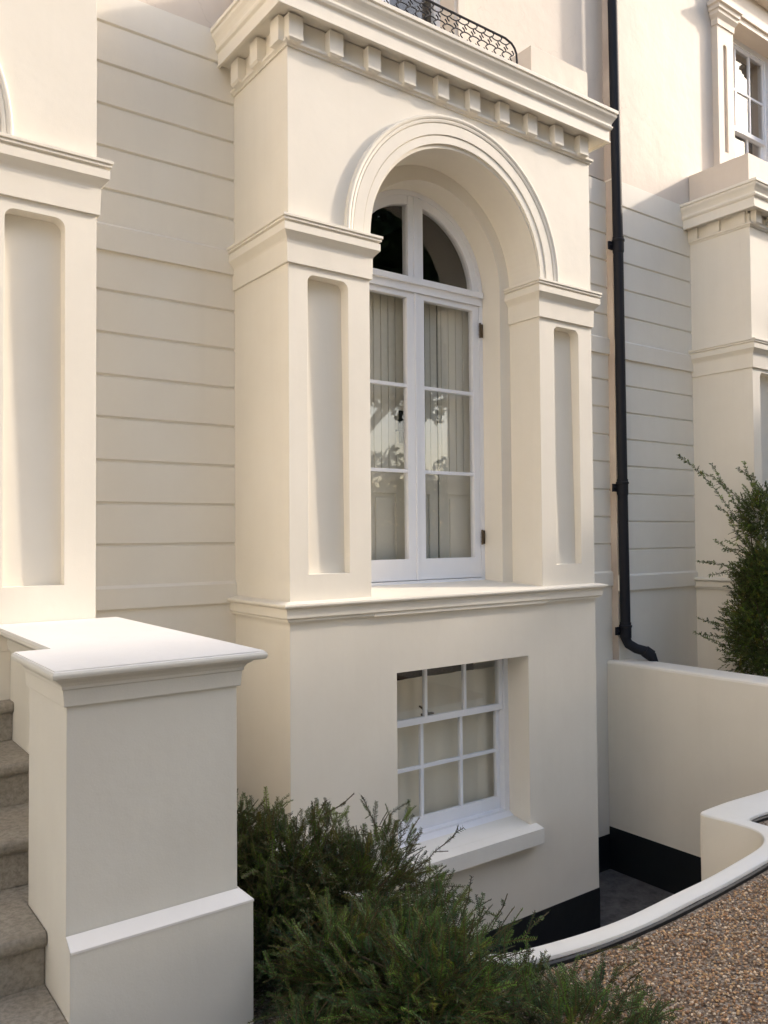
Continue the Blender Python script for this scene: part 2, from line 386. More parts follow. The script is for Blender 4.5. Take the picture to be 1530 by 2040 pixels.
# corner block on the return
MB().box(-.058, 0, .0, .098, 3.29, 3.433).build('modillion', 'stucco', house)
zc = 2.030
for nm, pth in (('capital', [(0, YD), (0, 0), (.56, 0), (.56, .294)]), ('capital', [(2.04, .294), (2.04, 0), (2.6, 0), (2.6, YD)])):
    MB().sweep(pth, CAP(zc)).build(nm, 'stucco', house)
MB().sweep(pathL, SILL(.105)).build('sill_band', 'stucco', house)
MB().add([(.56, -.03, .112), (2.04, -.03, .112), (2.04, .50, .150), (.56, .50, .150), (.56, -.03, .0), (2.04, -.03, .0), (2.04, .5, .0), (.56, .5, .0)],
         [(0,1,2,3), (4,7,6,5), (0,4,5,1), (1,5,6,2), (2,6,7,3), (3,7,4,0)]).build('window_ledge', 'stucco', house)
def archivolt(root, cx, cz, y0):
    p = [(.7401, .004), (.7401, -.016), (.790, -.016), (.793, -.012), (.796, -.022), (.866, -.022), (.869, -.017), (.872, -.025), (.884, -.028), (.890, -.028), (.892, -.024), (.896, -.030), (.906, -.034), (.914, -.034), (.920, -.030), (.920, .004)]
    p = [(r, y0+y) for r, y in p]
    MB().arch(cx, cz, p).build('archivolt', 'stucco', root)
archivolt(house, 1.30, 2.297, 0)
# --- pedestals on the bay roof
for xa, xb in ((1.99, 2.60), (0, .61)): MB().box(xa, xb, 0, YD-.02, 3.67, 3.975).build('balcony_parapet', 'stucco_up', house)

# --- French window
fwn = thing('french_window', None, None); fwn.parent = house; fwn.location = Vector((1.3, .5, .15))-house.location
del_keys = [k for k in ('label', 'category') if k in fwn]
def fw_part(b, nm, m='wood'): return b.build(nm, m, fwn)
cz = 2.272; YF = .478
b = MB()
b.plate([(.66, .135), (.66, cz)]+arcp(1.3, cz, .64, 180, 0, 48)+[(1.94, .135), (1.905, .135), (1.905, cz)]+arcp(1.3, cz, .605, 0, 180, 48)+[(.695, .135)], [], YF, YF+.09)
b.box(.695, 1.905, YF-.02, YF+.09, .128, .166)
fw_part(b, 'frame')
b = MB(); b.box(.695, 1.905, YF-.012, YF+.09, 2.212, 2.272); b.box(.68, 1.92, YF-.032, YF-.0125, 2.245, 2.288); b.box(.68, 1.92, YF-.0122, YF-.003, 2.19, 2.2115)
fw_part(b, 'transom')
b = MB(); b.box(1.238, 1.372, YF+.004, YF+.07, 2.272, cz+.60); b.box(1.285, 1.325, YF-.006, YF+.0035, 2.29, cz+.60)
fw_part(b, 'mullion')
b = MB(); b.arch(1.3, cz, [(.545, YF+.008), (.606, YF+.008), (.606, YF+.06), (.545, YF+.06)], n=48)
fw_part(b, 'fanlight_rim')
for sgn in (-1, 1):
    b = MB()
    xa, xb = (.697, 1.2985) if sgn < 0 else (1.3015, 1.903)
    ga, gb = (.757, 1.223) if sgn < 0 else (1.377, 1.843)
    b.plate(rect(xa, xb, .170, 2.21), [rect(ga, gb, .317, 2.150)], YF+.004, YF+.05)
    # bevelled glazing rebate
    fw_part(b, 'casement')
    for z in (1.528, .930): fw_part(MB().box(ga-.002, gb+.002, YF+.010, YF+.045, z-.012, z+.012), 'glazing_bar')
    for z0, z1 in ((.305, .92), (.94, 1.518), (1.538, 2.16)):
        p = fw_part(MB().box(ga-.008, gb+.008, YF+.026+.0, YF+.030, z0, z1), 'pane', 'glass')
    fp = []
    a0, a1 = (90+7.4, 180) if sgn < 0 else (0, 90-7.4)
    arc = arcp(1.3, cz, .548, a0, a1, 24)
    xm = 1.236 if sgn < 0 else 1.374
    poly = ([(xm, cz)]+[(xm, arc[0][1])]+arc+[(1.3-.548, cz)]) if sgn < 0 else ([(1.3+.548, cz)]+arc+[(xm, arc[-1][1]), (xm, cz)])
    fw_part(MB().plate(poly, [], YF+.030, YF+.034), 'fanlight_pane', 'glass')
fw_part(MB().box(1.29, 1.312, YF-.006, YF+.0035, .17, 2.19), 'meeting_bead')
for z in (2.008, .464):
    b = MB(); b.box(1.905, 1.938, YF-.006, YF-.001, z-.05, z+.05); b.tube([(1.905, YF-.010, z-.055), (1.905, YF-.010, z+.055)], .008, 8)
    for k in (-.032, 0, .032): b.box(1.897, 1.913, YF-.020, YF-.004, z+k-.002, z+k+.002)
    fw_part(b, 'hinge', 'brass')
b = MB(); b.tube([(1.222, YF+.10, 1.30), (1.222, YF+.10, 1.22)], .012, 10); b.tube([(1.222, YF+.10, 1.235), (1.222, YF+.07, 1.22), (1.17, YF+.07, 1.215)], [.011, .009, .008], 10)
b.add([(1.205, YF+.085, 1.13), (1.24, YF+.085, 1.13), (1.24, YF+.085, 1.36), (1.205, YF+.085, 1.36), (1.205, YF+.07, 1.13), (1.24, YF+.07, 1.13), (1.24, YF+.07, 1.36), (1.205, YF+.07, 1.36)], [(0,1,2,3), (4,5,6,7), (0,1,5,4), (1,2,6,5), (2,3,7,6), (3,0,4,7)])
fw_part(b, 'handle', 'iron')
# folding shutters standing behind the glass
for k, (xa, xb) in enumerate(((.60, .93), (.935, 1.295), (1.305, 1.60), (1.605, 2.0))):
    b = MB(); w_ = xb-xa; ys = .60+(.012 if k in (1, 2) else 0)
    holes = [rect(xa+.075, xb-.075, .22, .80), rect(xa+.075, xb-.075, 1.0, 1.08)] if 0 else [rect(xa+.08, xb-.08, .25, .78)]
    b.plate(rect(xa, xb, .13, 2.23), holes, ys, ys+.012)
    b.box(xa+.06, xb-.06, ys+.0125, ys+.02, .2, .82)
    b.plate(rect(xa+.105, xb-.105, .28, .75), [], ys+.004, ys+.0122)
    nb = 5
    for i in range(nb):
        a = xa+.02+(w_-.04)*i/nb; c_ = xa+.02+(w_-.04)*(i+1)/nb
        b.box(a+.004, c_-.004, ys-.008, ys-.0005, .93, 2.20)
    b.build('shutter', 'shutter', fwn)
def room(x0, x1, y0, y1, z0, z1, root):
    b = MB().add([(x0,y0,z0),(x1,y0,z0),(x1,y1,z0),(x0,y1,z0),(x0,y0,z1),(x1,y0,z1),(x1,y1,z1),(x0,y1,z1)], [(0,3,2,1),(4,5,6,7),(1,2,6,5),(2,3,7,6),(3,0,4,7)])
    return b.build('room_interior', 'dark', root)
room(.50, 2.1, .57, 3.0, .02, 3.2, house)
room(.50, 2.1, .57, 3.0, -2.3, -.1, house)
room(.4, 2.2, YD+.26, 3.2, 3.68, 6.6, house)

# --- basement sash window
sw = thing('sash_window', None, None); sw.parent = house; sw.location = Vector((1.3, .2, -1.5))-house.location
def sp(b, nm, m='wood'): return b.build(nm, m, sw)
b = MB(); b.plate(rect(.70, 1.93, -1.56, -.34), [rect(.78, 1.845, -1.455, -.377)], .20, .29)
b.add([(.745, .12, -1.515), (1.888, .12, -1.515), (1.888, .199, -1.470), (.745, .199, -1.470), (.745, .12, -1.56), (1.888, .12, -1.56), (1.888, .199, -1.56), (.745, .199, -1.56)], [(0,1,2,3), (4,5,6,7), (0,1,5,4), (1,2,6,5), (2,3,7,6), (3,0,4,7)])
sp(b, 'box_frame')
xs = (.782, 1.843)
b = MB(); b.plate(rect(*xs, -.755, -.378), [rect(.815, 1.812, -.712, -.395)], .215, .245); sp(b, 'upper_sash')
b = MB(); b.plate(rect(*xs, -1.462, -.722), [rect(.815, 1.812, -1.372, -.752)], .248, .278); sp(b, 'lower_sash')
for x in (1.150, 1.495):
    sp(MB().box(x-.011, x+.011, .217, .243, -.714, -.393), 'glazing_bar'); sp(MB().box(x-.011-.01, x+.011-.01, .250, .276, -1.374, -.750), 'glazing_bar')
sp(MB().box(.813, 1.814, .251, .275, -1.058, -1.036), 'glazing_bar')
for xa, xb in ((.812, 1.148), (1.152, 1.493), (1.497, 1.815)):
    sp(MB().box(xa, xb, .228, .231, -.716, -.391), 'pane', 'glass')
    for z0, z1 in ((-1.376, -1.047), (-1.047, -.748)): sp(MB().box(xa, xb, .262, .265, z0+.001, z1-.001), 'pane', 'glass')
b = MB(); b.tube([(1.19, .262, -.704), (1.19, .27, -.68)], .012, 10); b.tube([(1.18, .27, -.683), (1.13, .262, -.650)], [.010, .006], 8); b.box(1.15, 1.24, .247, .275, -.7215, -.703)
sp(b, 'sash_fastener', 'brass')
# roller blinds hang behind each sash, a dark gap above
def cloth(b, x0, x1, z0, ztop, f, n):
    xs_ = [x0+(x1-x0)*i/n for i in range(n+1)]; vs = []
    for x in xs_: vs += [(x, f(x), z0), (x, f(x), ztop), (x, f(x)+.004, ztop), (x, f(x)+.004, z0)]
    fs = [(4*i+j, 4*i+(j+1) % 4, 4*i+4+(j+1) % 4, 4*i+4+j) for i in range(n) for j in range(4)]+[(0, 1, 2, 3), (4*n, 4*n+1, 4*n+2, 4*n+3)]
    return b.add(vs, fs)
b = cloth(MB(), .70, 1.95, -1.6, -.475, lambda q: .335+.010*math.sin(q*17)+.005*math.sin(q*41+1), 60)
o = b.build('blind', 'blind', sw, smooth=True)
b = MB(); b.box(.80, 1.97, -.085, .12, -1.63, -1.535)
b = MB(); b.add([(.80, -.075, -1.530), (1.945, -.075, -1.530), (1.945, .0, -1.515), (.80, 0, -1.515), (.80, -.075, -1.632), (1.945, -.075, -1.632), (1.945, 0, -1.632), (.80, 0, -1.632)], [(0,1,2,3), (4,7,6,5), (0,4,5,1), (1,5,6,2), (2,6,7,3), (3,7,4,0)])
b.add([(.746, 0, -1.5152), (1.887, 0, -1.5152), (1.887, .199, -1.487), (.746, .199, -1.487)], [(0, 1, 2, 3)])
b.v = [(x if x > .81 else .70, y, z) for x, y, z in b.v]
b.build('stone_sill', 'curb', house)
# --- upper window behind the railing
uw = thing('balcony_window', None, None); uw.parent = house; uw.location = Vector((1.3, YD+.15, 3.75))-house.location
MB().plate(rect(.757, 1.843, 3.70, 6.3), [rect(.80, 1.28, 3.85, 6.2), rect(1.34, 1.80, 3.85, 6.2)], YD+.14, YD+.20).build('window_frame', 'wood', uw)
MB().box(.78, 1.82, YD+.165, YD+.168, 3.8, 6.25).build('pane', 'glass', uw)
b = cloth(MB(), .757, 1.42, 3.7, 6.3, lambda q: YD+.24+.02*math.sin(q*60), 44)
b.build('curtain', 'curtain', uw, smooth=True)

# ---------------------------------------------------------------- entrance porch (left)
porch = thing('entrance_porch', 'cream stucco arched porch at the left edge, at the head of the stone steps', 'porch', (-2.385, .3, -.02))
PX, PY = -3.685, -.05
bay_front(porch, PX, PY, base=-.02, window=False, floor_open=-.01, yw=YD+.25)
MB().box(-1.6515, -1.0855, PY+.0015, YD+.2, FL, -.0205).build('pilaster_foundation', 'stucco', porch)
pp = [(PX, YD), (PX, PY), (PX+2.6, PY), (PX+2.6, YD)]
MB().sweep(pp, CORN(3.425)).build('cornice', 'stucco', porch)
for pth in ([(PX, YD), (PX, PY), (PX+.56, PY), (PX+.56, PY+.294)], [(PX+2.04, PY+.294), (PX+2.04, PY), (PX+2.6, PY), (PX+2.6, YD)]):
    MB().sweep(pth, CAP(2.035)).build('capital', 'stucco', porch)
archivolt(porch, PX+1.3, 2.302, PY)
b = MB(); b.plate(rect(PX+.4, PX+2.2, 0, 3.0), [rect(PX+.8, PX+1.75, 0, 2.1)], .52, .60); b.build('door_frame', 'wood', porch)
b = MB(); b.plate(rect(PX+.8, PX+1.75, .01, 2.1), [rect(PX+.9, PX+1.23, .2, .9), rect(PX+1.33, PX+1.65, .2, .9), rect(PX+.9, PX+1.23, 1.1, 1.95), rect(PX+1.33, PX+1.65, 1.1, 1.95)], .55, .57); b.box(PX+.8, PX+1.75, .572, .60, .01, 2.1)
d = b.build('door', 'black', porch)

# ---------------------------------------------------------------- right house
rh = thing('neighbouring_house', 'cream and pale pink stucco house on the right, beyond the black drainpipe', 'house', (4.6, .8, FL))
gr = [.338, .586, .834, 1.082, 1.323, 1.563, 1.805, 2.430, 2.674, 2.921, 3.167, 3.430]
b = MB(); xwall(b, course_profile(YR, gr, -2.14, 3.655, [(-.025, .112), (2.041, 2.20)]), 3.66, 4.84, YR+.32)
b.build('banded_wall', 'stucco', rh)
b = MB(); b.plate(rect(3.66, 9.0, 3.655, 7.6), [rect(5.575, 6.62, 3.9, 5.80)], YR+.006, YR+.34); b.build('upper_wall', 'stucco_up', rh)
b = MB(); b.box(3.66, 4.84, YR-.004, YR+.32, FL-.01, -2.14); b.build('black_plinth', 'black', rh)
MB().box(3.6565, 3.6598, YR+.0012, YD+.03, -2.13, 3.64).build('shaded_bare_edge', 'bare_shaded', rh)
MB().box(3.6565, 3.6598, YR+.0072, YD+.03, 3.66, 7.5).build('shaded_bare_edge', 'bare_shaded', rh)
bay_front(rh, 4.84, 0, dz=-.03, yw=YR+.3)
pr = [(4.84, YR), (4.84, 0), (7.44, 0), (7.44, YR)]
MB().sweep(pr, CORN(3.415)).build('cornice', 'stucco', rh)
MB().sweep(pr, BED(3.29)).build('bed_moulding', 'stucco', rh)
for y in (.03, .285, .545-.03): MB().box(4.84-.030, 4.84, y, y+.13, 3.325, 3.432).build('dentil', 'stucco', rh)
blocks(rh, [4.84+.02+.2735*k for k in range(3)], [], 3.31, 0, 4.84)
for pth in ([(4.84, YR), (4.84, 0), (5.40, 0), (5.40, .294)], [(6.88, .294), (6.88, 0), (7.44, 0), (7.44, YR)]):
    MB().sweep(pth, CAP(1.99)).build('capital', 'stucco', rh)
MB().sweep(pr, SILL(.05)).build('sill_band', 'stucco', rh)
archivolt(rh, 6.14, 2.262, 0)
for xa, xb in ((4.84, 5.45), (6.83, 7.44)): MB().box(xa, xb, 0, YR, 3.66, 3.972).build('balcony_parapet', 'stucco_up', rh)
# upper window with fluted pilaster surround
for x in (5.285, 6.625):
    b = MB(); b.plate(rect(x, x+.285, 3.70, 5.66), [panel_hole(x+.10, x+.165, 4.34, 5.45, .03)], YR-.06, YR-.035, back=False)
    b.plate(rect(x, x+.285, 3.70, 5.66), [], YR-.035, YR+.006)
    b.sweep([(x, YR), (x, YR-.06), (x+.285, YR-.06), (x+.285, YR)], [(0, 5.62), (.01, 5.62), (.014, 5.68), (.04, 5.72), (.04, 5.75), (.055, 5.76), (.055, 5.80), (.075, 5.81), (.075, 5.85), (0, 5.86)])
    b.build('window_pilaster', 'stucco_up', rh)
b = MB(); b.box(5.25, 6.95, YR-.07, YR+.005, 5.80+.062, 6.12); b.box(5.16, 7.04, YR-.16, YR+.005, 6.1205, 6.24)
b.box(5.575, 6.62, YR-.05, YR+.0055, 5.80, 5.8615)
b.build('window_entablature', 'stucco_up', rh)
uw = thing('upper_sash_window', None, None); uw.parent = rh; uw.location = Vector((6.1, .8, 3.95))-rh.location
MB().plate(rect(5.575, 6.62, 3.9, 5.80), [rect(5.66, 6.54, 3.98, 5.74)], .74, .83).build('box_frame', 'wood', uw)
MB().plate(rect(5.655, 6.545, 4.80, 5.745), [rect(5.70, 6.50, 4.845, 5.70)], .75, .78).build('upper_sash', 'wood', uw)
MB().plate(rect(5.655, 6.545, 3.975, 4.84), [rect(5.70, 6.50, 4.04, 4.80)], .785, .815).build('lower_sash', 'wood', uw)
for x in (5.955, 6.235):
    MB().box(x-.012, x+.012, .752, .778, 4.84, 5.705).build('glazing_bar', 'wood', uw); MB().box(x-.012, x+.012, .787, .813, 4.03, 4.805).build('glazing_bar', 'wood', uw)
MB().box(5.695, 6.505, .753, .777, 5.24, 5.262).build('glazing_bar', 'wood', uw)
MB().box(5.69, 6.51, .764, .767, 4.84, 5.71).build('pane', 'glass', uw); MB().box(5.69, 6.51, .799, .802, 4.03, 4.81).build('pane', 'glass', uw)
room(5.4, 6.8, .95+.001, 3, 3.7, 6.1, rh); room(5.45, 6.83, .57, 3.0, -.01, 3.2, rh)
fr = thing('french_window', None, None); fr.parent = rh; fr.location = Vector((6.14, .5, .12))-rh.location
MB().plate([(5.5, .1), (5.5, 2.24)]+arcp(6.14, 2.24, .64, 180, 0, 30)+[(6.78, .1)], [rect(5.6, 6.09, .25, 2.1), rect(6.19, 6.68, .25, 2.1)], .478, .55).build('frame', 'wood', fr)
for xa in (5.6, 6.19): MB().box(xa-.01, xa+.5, .51, .513, .24, 2.11).build('pane', 'glass', fr)

# ---------------------------------------------------------------- drainpipe
px, py = 3.690, .563
dp = thing('drainpipe', 'black cast iron drainpipe running up between the two houses', 'drainpipe', (px, py, -.6))
MB().tube([(px, py, -.36), (px-.012, py, .9), (px-.02, py, 3.0), (px-.045, py, 5.2), (px-.06, py, 7.4)], .044, 20).build('pipe', 'iron', dp, smooth=True)
for z in (3.035, .885, -.372):
    b = MB(); px = 3.690-(.02 if z > 2 else .012 if z > 0 else 0)
    b.tube([(px, py, z-.07), (px, py, z-.055), (px, py, z-.05), (px, py, z+.03), (px, py, z+.035), (px, py, z+.05), (px, py, z+.055), (px, py, z+.075)], [.044, .050, .050, .050, .056, .056, .049, .049], 20)
    b.box(px-.085, px+.085, py+.03, YR-.001, z-.035, z+.035)
    for s_ in (-1, 1): b.tube([(px+s_*.068, py+.035, z), (px+s_*.068, py+.015, z)], .010, 8)
    b.build('collar', 'iron', dp, smooth=True)
px = 3.690; b = MB(); b.tube([(px, py, -.30), (px, py, -.44), (px+.012, py-.02, -.485), (px+.06, py-.065, -.525), (px+.11, py-.115, -.545), (px+.15, py-.155, -.585), (px+.165, py-.17, -.66), (px+.165, py-.17, -.95)], .043, 20)
b.tube([(px+.11, py-.115, -.545), (px+.15, py-.155, -.585)], .052, 20)
b.build('shoe', 'iron', dp, smooth=True)

# ---------------------------------------------------------------- balcony railing
rl = thing('balcony_railing', 'black wrought iron balcony rail in a wavy fish scale pattern above the cornice', 'railing', (1.3, -.03, 3.68))
b = MB(); yr = -.035; zb, zt = 3.695, 3.905
def curve_top(x):
    return zt-.075*max(0, (x-1.70)/.12)**2 if x > 1.70 else zt
b.tube([(.62, yr, zt)]+[(.7+.05*i, yr, curve_top(.7+.05*i)) for i in range(21)]+[(1.76, yr, zt-.016), (1.79, yr, zt-.04), (1.808, yr, zt-.075), (1.812, yr, zt-.12), (1.812, yr, zb)], .0075, 8)
b.build('top_rail', 'iron', rl, smooth=True)
MB().box(.62, 1.86, yr-.006, yr+.006, zb-.012, zb).build('bottom_rail', 'iron', rl)
b = MB(); b.tube([(1.81, yr, zt-.16), (1.86, yr, zt-.165), (1.90, yr+.02, zt-.185)], .009, 8); b.build('end_bracket', 'iron', rl)
px0 = .66; pitch = .076
b = MB()
for i in range(15):
    x = px0+i*pitch
    for row in range(3):
        z0 = zb+row*.07; xo = x+(pitch/2 if row % 2 else 0)
        if xo > 1.79: continue
        pts = []
        for k in range(9):
            a = math.pi*k/8; pts.append((xo-.019*math.sin(a*2)*1.0, yr, z0+.072*k/8))
        b.tube(pts, .0045, 6)
        arc = [(xo+pitch/2-pitch/2*math.cos(math.pi*k/6), yr, z0+.036+.012*math.sin(math.pi*k/6)*(1 if row % 2 else -1)) for k in range(7)]
        if xo+pitch < 1.80: b.tube(arc, .004, 6)
b.v = [(x, y, min(z, curve_top(x)-.002)) for x, y, z in b.v]
o = b.build('scale_pattern', 'iron', rl, smooth=True)

# ---------------------------------------------------------------- stair wall, pier, steps
pier = thing('stair_pier', 'square cream pier with a moulded cap, front left beside the steps', 'pier', (-1.33, -1.28, -1.2))
BX0, BX1, BY0, BY1 = -1.612, -1.062, -1.50, -1.05
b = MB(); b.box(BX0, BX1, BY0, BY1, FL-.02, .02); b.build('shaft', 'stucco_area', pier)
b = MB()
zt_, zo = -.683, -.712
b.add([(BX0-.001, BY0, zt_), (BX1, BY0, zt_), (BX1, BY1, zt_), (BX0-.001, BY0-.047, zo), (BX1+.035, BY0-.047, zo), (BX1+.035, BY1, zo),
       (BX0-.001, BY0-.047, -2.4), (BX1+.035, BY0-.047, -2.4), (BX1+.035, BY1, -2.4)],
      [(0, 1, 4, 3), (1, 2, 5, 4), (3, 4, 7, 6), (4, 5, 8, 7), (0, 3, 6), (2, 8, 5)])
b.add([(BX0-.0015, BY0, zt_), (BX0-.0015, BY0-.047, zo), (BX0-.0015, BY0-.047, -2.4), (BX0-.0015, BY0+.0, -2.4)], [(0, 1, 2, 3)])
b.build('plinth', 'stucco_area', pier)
MB().add([(BX0-.001, BY0-.003, zt_+.001), (BX1+.003, BY0-.003, zt_+.001), (BX1+.003, BY1, zt_+.001), (BX0-.001, BY0-.049, zo+.001), (BX1+.037, BY0-.049, zo+.001), (BX1+.037, BY1, zo+.001), (BX0-.001, BY0-.049, zo-.006), (BX1+.037, BY0-.049, zo-.006), (BX1+.037, BY1, zo-.006)], [(0, 1, 4, 3), (1, 2, 5, 4), (3, 4, 7, 6), (4, 5, 8, 7), (0, 3, 6)]).build('plinth_skylit_slope', 'skylit_top', pier)  # plinth slope coloured paler to stand in for light falling on it
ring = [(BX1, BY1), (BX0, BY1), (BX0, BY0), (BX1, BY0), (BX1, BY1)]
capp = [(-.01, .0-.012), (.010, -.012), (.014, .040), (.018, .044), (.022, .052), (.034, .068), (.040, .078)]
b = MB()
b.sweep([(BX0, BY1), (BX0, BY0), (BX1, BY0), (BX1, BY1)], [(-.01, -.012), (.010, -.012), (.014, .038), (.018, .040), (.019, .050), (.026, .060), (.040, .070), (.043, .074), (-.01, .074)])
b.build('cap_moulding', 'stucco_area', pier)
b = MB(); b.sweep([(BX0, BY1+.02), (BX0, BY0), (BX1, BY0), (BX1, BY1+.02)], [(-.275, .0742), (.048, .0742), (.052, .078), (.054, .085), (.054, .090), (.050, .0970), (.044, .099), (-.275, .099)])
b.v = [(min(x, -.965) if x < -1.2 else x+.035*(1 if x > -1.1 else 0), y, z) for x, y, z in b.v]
b.build('cap_slab', 'stucco_area', pier, top='skylit_top')
zt2 = .1020; SX0, SX1 = -1.462, -1.062
b = MB(); o_ = .004
pl_ = [(BX0-.050+o_, BY0-.050+o_), (BX1+.085-o_, BY0-.050+o_), (BX1+.081-o_, PY-.004), (SX0-.080+o_, PY-.004), (SX0-.080+o_, BY1+.018-o_), (BX0-.050+o_, BY1+.018-o_)]
tr_ = tessellate_polygon([[Vector((x, y, 0)) for x, y in pl_]])
m_ = len(pl_); b.add([(x, y, zt2) for x, y in pl_]+[(x, y, zt2-.004) for x, y in pl_], list(tr_)+[(i, (i+1) % m_, (i+1) % m_+m_, i+m_) for i in range(m_)])
TOPSHEET = b
sw2 = thing('stair_side_wall', 'low cream wall with a coping coloured skylit white between the pier and the porch', 'wall', (-1.25, -.5, -1.2))
SX0, SX1 = -1.462, -1.062
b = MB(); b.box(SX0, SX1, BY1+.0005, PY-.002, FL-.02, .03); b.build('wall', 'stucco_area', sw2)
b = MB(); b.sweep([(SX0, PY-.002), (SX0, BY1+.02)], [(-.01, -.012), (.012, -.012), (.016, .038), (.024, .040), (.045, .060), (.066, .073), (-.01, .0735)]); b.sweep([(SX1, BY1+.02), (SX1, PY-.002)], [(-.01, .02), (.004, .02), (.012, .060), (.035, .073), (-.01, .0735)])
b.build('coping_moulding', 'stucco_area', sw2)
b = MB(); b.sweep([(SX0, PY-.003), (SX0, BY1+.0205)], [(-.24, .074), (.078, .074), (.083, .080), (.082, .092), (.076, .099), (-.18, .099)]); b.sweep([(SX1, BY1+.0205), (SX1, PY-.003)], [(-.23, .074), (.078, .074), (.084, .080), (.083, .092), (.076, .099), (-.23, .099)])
b.build('coping', 'stucco_area', sw2, top='skylit_top')
TOPSHEET.build('coping_top', 'skylit_top', sw2)
st = thing('entrance_steps', 'worn brown stone steps climbing to the porch at the left edge', 'steps', (-2.3, -1.2, -1.2))
for k in range(-2, 6):
    b = MB(); zt_ = -.235-.170*k; yf = -.13-.39*k; h = .170; td = .46
    xl = -3.3; xr = -1.652 if yf > PY-.02 else SX0-.0005
    prof = [(yf+td, zt_), (yf+.014, zt_), (yf+.004, zt_-.004), (yf, zt_-.013), (yf, zt_-.030), (yf+.006, zt_-.042), (yf+.020, zt_-.048), (yf+.026, zt_-.054), (yf+.028, zt_-h-.002), (yf+td, zt_-h-.002)]
    def half(pr, xa, xb):
        m = len(pr); b.add([(xa, y, z) for y, z in pr]+[(xb, y, z) for y, z in pr], [(i, (i+1) % m, (i+1) % m+m, i+m) for i in range(m)]+[tuple(range(m)), tuple(range(m, 2*m))])
    if yf > BY1: half(prof, xl, xr)
    else:
        half(prof, xl, BX0-.002)
        if yf+td > BY1: b.box(BX0-.001, SX0-.001, BY1+.001, yf+td, zt_-h, zt_-.0005)
    b.build('step', 'stone', st)

MB().box(-3.12, -1.50, .30, .515, -.30, .112).build('threshold', 'stone', st)
# ---------------------------------------------------------------- dividing wall
dw = thing('dividing_wall', 'plain cream garden wall running out from the drainpipe, black at its foot', 'wall', (3.7, -.9, FL))
b = MB(); p_ = [(3.575, -.655), (3.581, -.640), (3.60, -.630), (3.835, -.628), (3.852, -.64), (3.857, -.66), (3.857, -2.5), (3.575, -2.5)]
m = len(p_); b.add([(x, YR-.002 if x > 3.66 else YD-.002, z) for x, z in p_]+[(x, -4.2, z) for x, z in p_], [(i, (i+1) % m, (i+1) % m+m, i+m) for i in range(m)]+[tuple(range(m)), tuple(range(m, 2*m))])
b.build('wall', 'stucco', dw)
b = MB(); b.box(3.571, 3.576, -1.27, YD-.004, FL, -2.072); b.build('black_plinth', 'black', dw)

# ---------------------------------------------------------------- retaining wall round the sunken area
def offs(poly, d):
    out = []
    for i, p in enumerate(poly):
        a = poly[max(i-1, 0)]; c = poly[min(i+1, len(poly)-1)]; dx, dy = c[0]-a[0], c[1]-a[1]; l = math.hypot(dx, dy)
        dd = d[i] if isinstance(d, (list, tuple)) else d
        out.append((p[0]+dy/l*dd, p[1]-dx/l*dd))
    return out
def smooth_path(p, it=2):
    for _ in range(it):
        q = [p[0]]
        for a, c in zip(p, p[1:]): q += [(a[0]*.75+c[0]*.25, a[1]*.75+c[1]*.25), (a[0]*.25+c[0]*.75, a[1]*.25+c[1]*.75)]
        p = q+[p[-1]]
    return p
inn = smooth_path([(-.15, -.02)]+void[1:15]+[(1.962, -1.262), (1.99, -1.236), (2.06, -1.236), (2.4, -1.245), (3.0, -1.26), (3.57, -1.27)], 2)
ZC = -1.118
wd = [.085+(.055 if x > 1.8 and y > -1.70 else .02*max(0, (x-1.3)) if y < -1.4 else .0) for x, y in inn]
outp = offs(inn, wd)
outp = [(x, y-(0.05 if x > 2.2 else 0)) for x, y in outp]
# replace the doubled-back inner corner by a simple one
def strip_wall():
    b = MB(); n = len(inn)
    prof = []
    vs = []
    for (x, y), (X, Y) in zip(inn, outp):
        dx, dy = X-x, Y-y; l = math.hypot(dx, dy) or 1; ux, uy = dx/l, dy/l
        jz = .0025*math.sin(x*9)+.002*math.sin(y*13+x*5)
        vs += [(x, y, FL-.02), (x, y, ZC-.012+jz), (x+ux*.004, y+uy*.004, ZC-.004+jz), (x+ux*.014, y+uy*.014, ZC+jz), (X-ux*.012, Y-uy*.012, ZC-.001+jz), (X-ux*.003, Y-uy*.003, ZC-.006+jz), (X, Y, ZC-.016+jz), (X, Y, ZC-.020+jz)]
    fs = []
    for i in range(n-1):
        for j in range(7): a = i*8+j; fs.append((a, a+1, a+9, a+8))
    b.add(vs, fs); return b
rt = thing('retaining_wall', 'white topped curved wall round the sunken area, between it and the gravel', 'wall', (.8, -1.8, G))
outp2 = []
for (x, y), (X, Y) in zip(inn, outp):
    if x > 1.96 and y > -1.30: X, Y = max(x+.02, 2.11), min(-1.47, y-.2) if x < 2.2 else y-.235
    elif x > 1.93 and y > -1.63: X, Y = 2.08+.03*(y+1.6), min(y, -1.47) if y > -1.47 else y
    outp2.append((X, Y))
outp = outp2
full = strip_wall(); n_ = len(inn)
bw = MB(); bw.v = list(full.v); bw.f = [f for i, f in enumerate(full.f) if i % 7 in (0,)]; bw.build('wall', 'stucco', rt, smooth=True)
bw = MB(); bw.v = list(full.v); bw.f = [f for i, f in enumerate(full.f) if i % 7 not in (0,)]; bw.build('coping', 'curb', rt, smooth=True)
b = MB(); n = len(outp)
